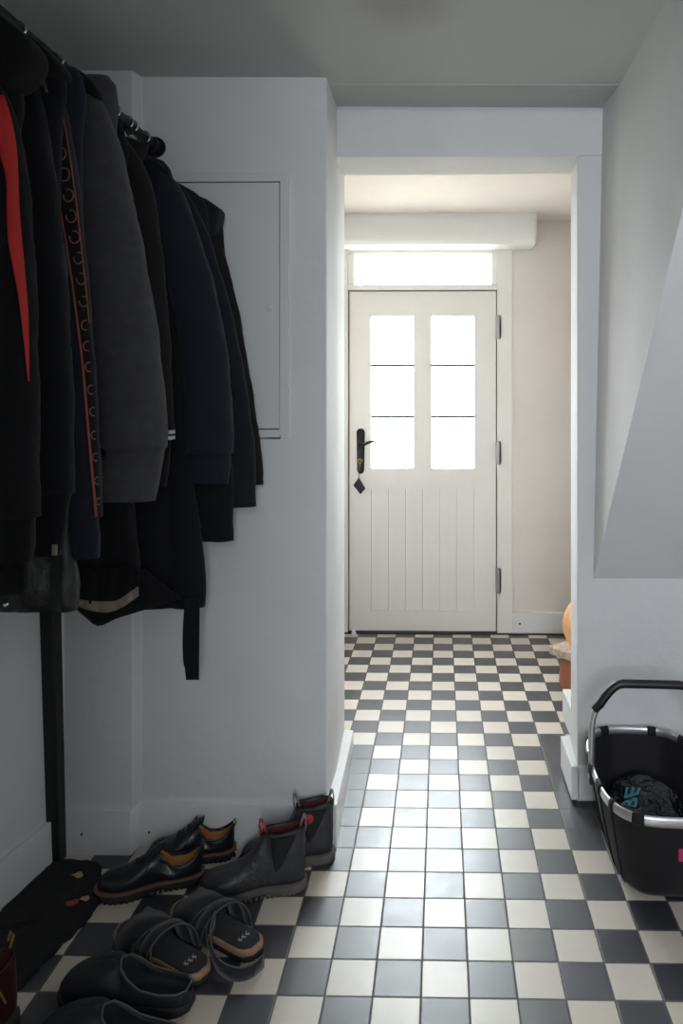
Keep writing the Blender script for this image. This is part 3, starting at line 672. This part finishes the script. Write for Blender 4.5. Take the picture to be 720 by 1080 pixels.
def derby(heel, toe, label):
    o, L = shoe_base('derby_shoe',heel,toe,label,'shoe','pair of polished derby shoes'); Wd = .050
    sole(o,L,Wd,0,.020,'sole','rubber',1.0,heel=.008,lug=1); sole(o,L,Wd,.020,.025,'welt','welt',1.035)
    st = [(0,.20,.085,.0,0,.5),(.012,.34,.086,.6,0,.6),(.035,.48,.084,1,0,.75),(.10,.64,.068,1,0,.84),(.20,.70,.058,1,0,.84),(.30,.71,.062,1,.0,.72),(.36,.69,.082,1,.01,.5),
          (.41,.70,.095,.35,.02,.4),(.44,.72,.099,0,.03,.3),(.54,.80,.092,0,.05,.3),(.64,.90,.076,0,.06,.3),(.74,.95,.064,0,.05,.3),(.86,.84,.060,0,.02,.3),(.94,.62,.053,0,-.01,.3),(.985,.36,.042,0,-.02,.3),(1,.14,.032,0,-.02,.3)]
    make_shoe(o,st,L*.985,Wd,('leather','tan'),.024,.008)
    # facing flaps, laces, tongue
    m = MB(); 
    for k in range(4):
        x = L*(.45+.055*k); z = .101-.0065*k - (.003 if k>1 else 0)
        m.tube([(x,-.020,z-.006),(x+.004,-.009,z),(x+.007,.002,z+.002),(x+.004,.013,z),(x,.022,z-.006)],.0020,6)
        m.tube([(x+.010,.020,z-.008),(x+.006,.006,z),(x,-.008,z),(x-.002,-.018,z-.006)],.0018,6)
    for s_ in (-1,1):
        m.tube([(L*.45,s_*.004,.103),(L*.43,s_*.018,.112),(L*.46,s_*.032,.100),(L*.49,s_*.026,.090),(L*.46,s_*.010,.101)],.0018,6)
        m.tube([(L*.45,0,.103),(L*.48,s_*.028,.096),(L*.52,s_*.045,.074),(L*.55,s_*.050,.058)],.0016,6)
    m.build('laces','plastic',o)
    m = MB(); rs = []
    for i in range(9):
        f = i/8; x = L*(.56-.22*f); z = .085+.034*f+.006*math.sin(f*3)
        rs.append([Vector((x,y,z-abs(y)*.25+q)) for y,q in ((-.022,-.002),(-.011,.0),(0,.001),(.011,0),(.022,-.002),(.022,-.005),(0,-.003),(-.022,-.005))])
    m.rings(rs); m.build('tongue','leather',o,sub=1)
    m = MB(); 
    m.tube([(L*.395,-.0265,.083),(L*.30,-.0275,.0635),(L*.20,-.030,.0595),(L*.10,-.027,.069),(L*.03,-.012,.087),(L*.015,0,.088),(L*.03,.012,.087),(L*.10,.027,.069),(L*.20,.030,.0595),(L*.30,.0275,.0635),(L*.395,.0265,.083)],.0022,8)
    m.build('collar_binding','plastic',o)
    m = MB(); m.tube([(.001,0,.080),(-.004,0,.092),(-.001,0,.104),(.006,0,.092),(.005,0,.080)],.0016,6); m.build('heel_loop','plastic',o)
    return o
def flz(px,py,dz=0): return FL(px,py,dz)
derby(FL(214,925),FL(110,944)+Vector((-.02,-.006,0)),'polished black derby shoe with tan lining, nearer one, toe towards the dark mat')
derby(FL(247,901)+Vector((0,.004,0)),Vector((-.855,2.062,0)),'polished black derby shoe with tan lining, against the baseboard behind its pair')

def chelsea(heel, toe, label, front):
    o, L = shoe_base('chelsea_boot',heel,toe,label,'boot','pair of pull-on ankle boots'); Wd = .052
    sole(o,L,Wd,0,.024,'sole','greysole',1.03,heel=.010,lug=1)
    st = [(0,.20,.165,0,0,.5),(.012,.36,.167,.6,0,.7),(.04,.50,.168,1,0,.80),(.12,.64,.166,1,0,.78),(.22,.68,.160,1,0,.78),(.31,.68,.160,1,.0,.74),(.365,.66,.163,1,.01,.6),(.395,.68,.164,.3,.01,.5),
          (.42,.69,.150,0,.02,.3),(.48,.74,.118,0,.03,.3),(.56,.82,.096,0,.05,.3),(.66,.92,.080,0,.06,.3),(.76,.97,.070,0,.05,.3),(.87,.86,.065,0,.02,.3),(.945,.62,.056,0,-.01,.3),(.985,.36,.045,0,-.02,.3),(1,.14,.035,0,-.02,.3)]
    make_shoe(o,st,L*.985,Wd,('leathergrey','darkred'),.020,.04)
    # elastic gores on both sides (shallow curved wedges) 
    for s_ in (-1,1):
        m = MB(); rs = []
        for i in range(9):
            f = i/8; z = .155-.085*f; hw = .030*(1-f)**.8+.004; cx = L*(.205+.06*f)
            yo = .052*(.585+.11*f)
            rs.append([Vector((cx+hw*a,s_*(yo+.0028-.0024*a*a),z)) for a in (-1,-.6,-.2,.2,.6,1)]+[Vector((cx+hw*a,s_*(yo-.004),z)) for a in (1,.2,-.2,-1)])
        m.rings(rs); m.build('elastic_gore','elastic',o)
    # pull tabs
    for x, mt, ln, lean in ((.006,'tabgrey' if not front else 'tabgrey',.038,-.004),(L*.385,'tabred' if front else 'tabgrey',.036,.008)):
        m = MB(); rs = []
        path = []
        for k in range(13):
            a = math.pi*k/12; path.append((x+lean*math.sin(a)+.0075*math.cos(a), .150+.0*k+ .004+ln*math.sin(a)))
        for px_,z in path:
            rs.append([Vector((px_,-.011,z)),Vector((px_,.011,z)),Vector((px_+.003,.011,z+.0012)),Vector((px_+.003,-.011,z+.0012))])
        m.rings(rs); m.build('pull_tab',mt,o)
    m = MB(); m.tube([(L*.395,0,.164),(L*.36,-.021,.162),(L*.25,-.0285,.160),(L*.12,-.027,.166),(L*.03,-.012,.169),(L*.015,0,.169),(L*.03,.012,.169),(L*.12,.027,.166),(L*.25,.0285,.160),(L*.36,.021,.162),(L*.395,0,.164)],.0022,8)
    m.build('top_binding','rubber',o)
    return o
chelsea(FL(322,933),FL(207,947),'worn black pull-on ankle boot, nearer one, with red loop at the front','x')
b2 = chelsea(FL(352,900)+Vector((0,-.012,0)),FL(352,900)+Vector((-.262,-.098+.03,0)),'worn black pull-on ankle boot standing behind its pair at the wall corner',None)
m = MB(); rs=[]
for i in range(2):
    rs.append([Vector((.075+.017*math.cos(a), .0335+.001*i*2, .135+.015*math.sin(a))) for a in [2*math.pi*k/16 for k in range(16)]])
m.rings(rs); q = m.build('round_badge','tabred',b2)

def sandal(heel, toe, label):
    o, L = shoe_base('strap_sandal',heel,toe,label,'sandal','pair of cross-strap sandals'); Wd = .050
    sole(o,L,Wd,0,.012,'outsole','rubber',1.0,lug=0); sole(o,L,Wd,.012,.028,'footbed_edge','cork',1.0); 
    m = MB(); rs = []; n = 40
    outl = []
    for i in range(n+1):
        t = i/n; w,b = interp(SOLE,t); outl.append((L*(.03+.94*t),w*Wd*.90,b*Wd))
    poly = [(x,w+b) for x,w,b in outl]+[(x,-w+b) for x,w,b in outl[::-1]]
    for z,s_ in ((.026,1),(.0305,1),(.031,.96)):
        rs.append([Vector((L/2+(x-L/2)*s_,y*s_,z)) for x,y in poly])
    m.rings(rs); m.build('footbed','nubuck',o)
    def strap(xa, xb, wd, h, side=1, name='strap'):
        # from (-y side at xa) over to (+y side at xb)
        m = MB(); rs = []; ea = []; eb = []
        for i in range(21):
            f = i/20; a = math.pi*f; y = -math.cos(a)*.056*side; z = .014+h*math.sin(a)**.75; x = xa+(xb-xa)*f
            ny, nz = -math.cos(a)*side, math.sin(a)
            w2 = wd/2*(1+.15*math.sin(a))
            p = Vector((x,y+.003,z)); t = .0035
            rs.append([p+Vector((-w2,0,0)),p+Vector((w2,0,0)),p+Vector((w2,ny*-t,nz*-t)),p+Vector((-w2,ny*-t,nz*-t))])
            ea.append(p+Vector((-w2,0,0))); eb.append(p+Vector((w2,0,0)))
        m.rings(rs); m.tube(ea,.0016,6,1); m.tube(eb,.0016,6,1)
        return m.build(name,['nubuck','edge'],o)
    strap(L*.44,L*.74,.060,.072,1); strap(L*.46,L*.78,.058,.066,-1)
    strap(L*.30,L*.50,.026,.078,1)
    m = MB(); 
    for dx,dy,s_ in ((0,-.012,1),(0,.0,1),(0,.012,1)):
        c = Vector((L*.17,dy,.0325)); m.tube([c+Vector((.006,-.004,0)),c+Vector((-.001,.003,0)),c+Vector((-.006,-.003,0)),c+Vector((-.009,.002,0))],.0011,6)
        m.tube([c+Vector((.002,.004,0)),c+Vector((-.006,.003,0))],.0011,6)
    m.build('heel_print','white',o)
    return o
sandal(FL(272,1010)+Vector((0,0,0)),FL(186,962),'black cross-strap sandal with pale heel print, right one of its pair, nearest the boots')
lp = [(226,968,.075),(220,985,.062),(221,1002,.045),(226,1016,.030),(238,1027,.022),(254,1030,.018),(268,1024,.018),(277,1014,.020)]
sd = bpy.data.objects['strap_sandal']; q = [Vector(FL(a,b,z)) for a,b,z in lp]; dn = []
for k in range(len(q)-1):
    for f in (0,.33,.66): dn.append(q[k].lerp(q[k+1],f))
dn.append(q[-1])
for _ in range(3): dn = [dn[0]]+[(dn[k-1]+dn[k]*2+dn[k+1])/4 for k in range(1,len(dn)-1)]+[dn[-1]]
m = MB(); rs = [[p+Vector((0,-.0,-.016)),p+Vector((.003,.003,-.016)),p+Vector((.003,.003,.016)),p+Vector((0,0,.016))] for p in dn]
m.rings(rs); m.tube([p+Vector((.0015,.0015,.016)) for p in dn],.0019,6,1)
bpy.context.view_layer.update(); o = m.build('heel_strap',['nubuck','edge']); o.parent = sd; o.matrix_parent_inverse = sd.matrix_world.inverted()
sandal(FL(216,1036),FL(128,984),'black cross-strap sandal, left one of its pair, beside the dark foam clogs')

def clog(heel, toe, label):
    o, L = shoe_base('foam_clog',heel,toe,label,'clog','pair of dark foam clogs'); Wd = .054
    sole(o,L,Wd,0,.022,'sole','rubber',1.0)
    st = [(0,.25,.040,0,0,.5),(.02,.44,.044,.7,0,.8),(.06,.60,.045,1,0,.86),(.20,.72,.045,1,0,.86),(.34,.74,.052,1,.01,.84),(.44,.80,.070,1,.02,.74),(.50,.84,.084,1,.03,.55),(.545,.88,.092,.3,.04,.4),
          (.58,.91,.094,0,.05,.3),(.70,.98,.088,0,.06,.3),(.82,.92,.074,0,.03,.3),(.91,.76,.060,0,.01,.3),(.97,.50,.045,0,-.02,.3),(1,.2,.032,0,-.02,.3)]
    make_shoe(o,st,L*.99,Wd,('clog','clog'),.018,.006)
    m = MB(); pts = []
    for s_ in (-1,1):
        q = [(L*.53,s_*.004,.0925),(L*.50,s_*.022,.086),(L*.44,s_*.031,.072),(L*.34,s_*.034,.053),(L*.20,s_*.034,.0465),(L*.08,s_*.029,.0465),(L*.025,s_*.014,.046)]
        pts += q if s_ < 0 else q[::-1]
    m.tube(pts,.0022,8,closed=True); m.build('rim','edge',o)
    return o
clog(FL(203,1062),FL(62,1052)+Vector((0,.01,0)),'dark foam clog with round toe, farther one of the pair beside the sandals')
clog(FL(190,1118),FL(40,1100),'dark foam clog cut by the bottom edge of the photo, nearer one of its pair')

# oxblood boot at the left edge
bt, L = shoe_base('laced_boot',FL(12,1072)+Vector((0,0,0)),FL(-70,1160),'dark oxblood boot with mustard laces at the left edge of the photo','boot',None)
L = .28; Wd = .05
sole(bt,L,Wd,0,.026,'sole','rubber',1.03,lug=1)
st = [(0,.20,.150,0,0,.5),(.012,.36,.152,.6,0,.7),(.04,.52,.152,1,0,.80),(.12,.66,.150,1,0,.78),(.22,.70,.147,1,0,.78),(.31,.70,.150,1,.0,.74),(.365,.68,.152,1,.01,.6),(.395,.70,.152,.3,.01,.5),
      (.42,.71,.142,0,.02,.3),(.50,.76,.112,0,.03,.3),(.58,.84,.09,0,.05,.3),(.68,.94,.076,0,.06,.3),(.78,.97,.066,0,.05,.3),(.88,.84,.060,0,.02,.3),(.95,.60,.052,0,-.01,.3),(.985,.36,.042,0,-.02,.3),(1,.14,.032,0,-.02,.3)]
make_shoe(bt,st,L*.985,Wd,('oxblood','darkred'),.022,.04)
m = MB()
for k in range(5):
    x = L*(.40+.05*k); z = .160-.014*k
    m.tube([(x,-.024,z-.012),(x+.004,-.008,z),(x+.006,.008,z),(x,.026,z-.012)],.0022,6); m.tube([(x,.024,z-.014),(x+.008,0,z-.004),(x+.012,-.022,z-.020)],.0022,6)
m.tube([(L*.40,.02,.156),(L*.34,.040,.150),(L*.28,.046,.118),(L*.24,.047,.092)],.0024,6); m.tube([(L*.40,.02,.156),(L*.38,.045,.140),(L*.36,.048,.112)],.0024,6)
m.build('laces','gold',bt)
m = MB(); m.tube([(.004,0,.150),(-.006,0,.172),(.002,0,.186),(.010,0,.170)],.0028,6); m.build('heel_loop','gold',bt)

# ------------------------------------------------------------------ dark mat with leaf scraps
pl_ = [(60,908),(104,911),(113,942),(89,976),(53,1010),(22,1042),(-30,1090),(-90,1050),(-2,966),(46,919)]
m = MB(); pts = [FL(a,b) for a,b in pl_]
dense = []
for i in range(len(pts)):
    a, b = pts[i], pts[(i+1)%len(pts)]
    for k in range(8):
        f = k/8; p = a.lerp(b,f); dense.append(p+Vector((.003*math.sin(i*5+k*1.7),.003*math.cos(i*3+k*2.1),0)))
c = sum(dense,Vector())/len(dense)
rs = [[Vector((c.x+(p.x-c.x)*s_, c.y+(p.y-c.y)*s_, z+ (.004*math.sin(17*p.x)*math.cos(23*p.y) if 0<s_<.95 else 0))) for p in dense] for s_,z in ((1,0.0),(1.0,.006),(.98,.011),(.9,.015),(.6,.016),(.3,.017),(.05,.016))]
m.rings(rs); tag(m.build('floor_mat','mat'),'soft black mat lying in the dark corner under the coats','mat')
def leaf(px,py,size,mt,label,rot):
    c = FL(px,py,.018); m = MB(); n = 14; rs = []
    for z,s_ in ((.0,1),(.0015,1),(.003,.5)):
        rs.append([Vector((c.x+size*s_*(1+.25*math.sin(3*q+rot))*math.cos(q)*1.2, c.y+size*s_*(1+.25*math.sin(2*q+rot))*math.sin(q), c.z+z+.002*math.sin(2*q)*s_+.001)) for q in [2*math.pi*k/n for k in range(n)]])
    m.rings(rs); tag(m.build('dry_leaf',mt),label,'leaf','leaf scraps on the mat')
leaf(75,953,.013,'leafred','red dry leaf scrap on the black mat',.5)
leaf(89,948,.010,'leafpale','pale beige leaf scrap right beside the red one on the mat',1.7)
leaf(82,923,.012,'leafpale','pale leaf scrap farthest back on the mat near the wall',3.0)

# ------------------------------------------------------------------ carrying basket
BK = tag(empty('shopping_basket',(.612,2.115,0)),'black fabric carrying basket with aluminium rim and curved handle by the right wall','basket')
BA = math.radians(-2.5)
def sring(hx, hy, z, n=64, e=.5, sc=1.0, wave=0):
    r = []
    for k in range(n):
        a = 2*math.pi*k/n; ca, sa = math.cos(a), math.sin(a)
        x = hx*sc*math.copysign(abs(ca)**e,ca); y = hy*sc*math.copysign(abs(sa)**e,sa)
        q = 1+wave*math.sin(9*a+z*20)
        x *= q; y *= q
        r.append(Vector((x*math.cos(BA)-y*math.sin(BA), x*math.sin(BA)+y*math.cos(BA), z)))
    return r
HX, HY, HZ = .168, .262, .245
lv = [(.095,.165,.008),(.112,.185,.012),(.122,.198,.03),(.135,.215,.08),(.150,.236,.15),(.162,.254,.215),(.166,.260,HZ)]
m = MB(); rs = [sring(a,b,z,e=.62,wave=.006) for a,b,z in lv]; m.rings(rs[:],cap=False); m.add(rs[0],[tuple(range(64))])
m.build('body','basket',BK)
m = MB(); rs = [sring(a-.006,b-.006,z+(.012 if z<.02 else 0),e=.62,wave=.012) for a,b,z in lv]; m.rings(rs,cap=False); m.add(rs[0],[tuple(range(64))]); m.build('inner_lining','basket',BK)
for k in (26,30,34,38,4,60):
    m = MB(); m.tube([sring(a+.002,b+.002,z,e=.62,wave=.006)[k%64] for a,b,z in lv[1:]],.0028,6); m.build('seam','basket',BK)
# rim: flat aluminium band, and black wraps around it
NR = 128
rim = sring(HX,HY,HZ+.008,n=NR,e=.62)
m = MB(); m.tube(rim,.0145,12,closed=True,flat=.42); m.build('rim','alu',BK)
def wrap(k0,k1):
    m = MB(); pts = [rim[k%NR] for k in range(k0,k1+1)]; m.tube(pts,.0172,12,flat=.52); m.build('rim_wrap','basket',BK)
for k0,k1 in ((86,90),(76,78),(100,104),(67,70),(61,63),(52,54),(38,42),(26,29),(12,15),(114,118)): wrap(k0,k1)
# handle: aluminium legs, black foam grip
hxx = HX+.004
for s_ in (-1,1):
    m = MB(); m.tube([(s_*hxx,0,HZ-.02),(s_*hxx,0,HZ+.06),(s_*(hxx-.001),0,HZ+.13),(s_*(hxx-.006),0,HZ+.165),(s_*(hxx-.022),0,HZ+.20),(s_*(hxx-.045),0,HZ+.222)],.0088,14)
    o = m.build('handle_leg','alu',BK); o.rotation_euler = (0,0,BA)
m = MB(); gp = []
for k in range(25):
    t = -1+2*k/24; a = abs(t); x = t*(hxx-.012); z = HZ+.262-.085*max(0,(a-.52)/.48)**1.7
    gp.append((x,0,z))
gp[0] = (-hxx+.008,0,HZ+.182); gp[-1] = (hxx-.008,0,HZ+.182)
m.tube(gp,[.0125 if 0<k<24 else .011 for k in range(25)],16); o = m.build('grip','plastic',BK); o.rotation_euler = (0,0,BA)
for s_ in (-1,1):
    m = MB(); m.tube([(s_*(hxx-.004),0,HZ+.012),(s_*(hxx+.012),0,HZ+.012)],.015,16); m.box((s_*hxx-.008,-.016,HZ-.03),(s_*hxx+.008,.016,HZ+.02)); o = m.build('hinge_joint','plastic',BK,bevel=.002,smooth=False); o.rotation_euler = (0,0,BA)
for sx,sy in ((-1,-1),(1,-1),(1,1),(-1,1)):
    m = MB(); m.tube([(sx*.07,sy*.13,0),(sx*.07,sy*.13,.012)],.012,12); m.build('foot','plastic',BK)
m = MB(); tg = P(717,900,1.875)-Vector(BK.location); m.box((tg.x-.005,tg.y-.004,tg.z-.020),(tg.x+.02,tg.y+.004,tg.z+.020)); m.build('pocket_tag','pink',BK,smooth=False,bevel=.001)
# plastic bag inside, with teal print
m = MB(); n = 40; bagc = (.612,2.10)
def bz(u,v): return .150+.22*v+.010*math.sin(u*23+v*9)+.008*math.sin(v*31-u*14+1)+.009*math.sin(u*61+v*47)
rs = []
for z,sx_,sy_ in ((.022,.085,.150),(.06,.105,.180),(.10,.118,.195)): rs.append([Vector((bagc[0]+p.x*sx_,bagc[1]+p.y*sy_,z)) for p in [Vector(q) for q in sring(1,1,0,n=64,e=.7,wave=.01)]])
for f in (1.0,.97,.90,.80,.68,.54,.40,.26,.12,.03):
    rr = []
    for p in sring(1,1,0,n=64,e=.7):
        u = p.x*.122*f; v = p.y*.200*f; rr.append(Vector((bagc[0]+u,bagc[1]+v,.10+(bz(u,v)-.10)*(1-f**5*.8))))
    rs.append(rr)
m.rings(rs); fs = []; vs = []
bag = m.build('plastic_bag','bag'); tag(bag,'crumpled glossy black plastic bag with teal lettering inside the carrying basket','bag')
btree = bvh(bag)
def text_on_bag(s, size, px, py, rot):
    cu = bpy.data.curves.new('print','FONT'); cu.body = s; cu.size = size; cu.extrude = 0; cu.align_x = 'CENTER'; cu.align_y = 'CENTER'; cu.offset = .0012
    to = bpy.data.objects.new('tmp',cu); C.objects.link(to)
    me = bpy.data.meshes.new_from_object(to); bpy.data.objects.remove(to)
    import bmesh
    bm = bmesh.new(); bm.from_mesh(me)
    bmesh.ops.triangulate(bm,faces=bm.faces); bmesh.ops.subdivide_edges(bm,edges=bm.edges,cuts=4,use_grid_fill=True)
    d = P(px,py,1.0)-Vector((0,0,CH)); d.normalize(); h = btree.ray_cast(Vector((0,0,CH)),d)[0]
    if h is None: h = Vector((.58,2.03,.15))
    for v in bm.verts:
        x = v.co.x*math.cos(rot)-v.co.y*math.sin(rot); y = v.co.x*math.sin(rot)+v.co.y*math.cos(rot)
        r = btree.ray_cast(Vector((h.x+x,h.y+y,.5)),Vector((0,0,-1)))
        v.co = Vector((h.x+x,h.y+y,(r[0].z if r[0] else h.z)+.0015))
    bm.to_mesh(me); bm.free(); me.materials.append(M['teal'])
    o = bpy.data.objects.new('teal_print',me); C.objects.link(o); chl(o,bag)
text_on_bag('BE',.062,666,843,math.pi/2-.5)
text_on_bag('Y',.034,641,822,math.pi/2-.5)
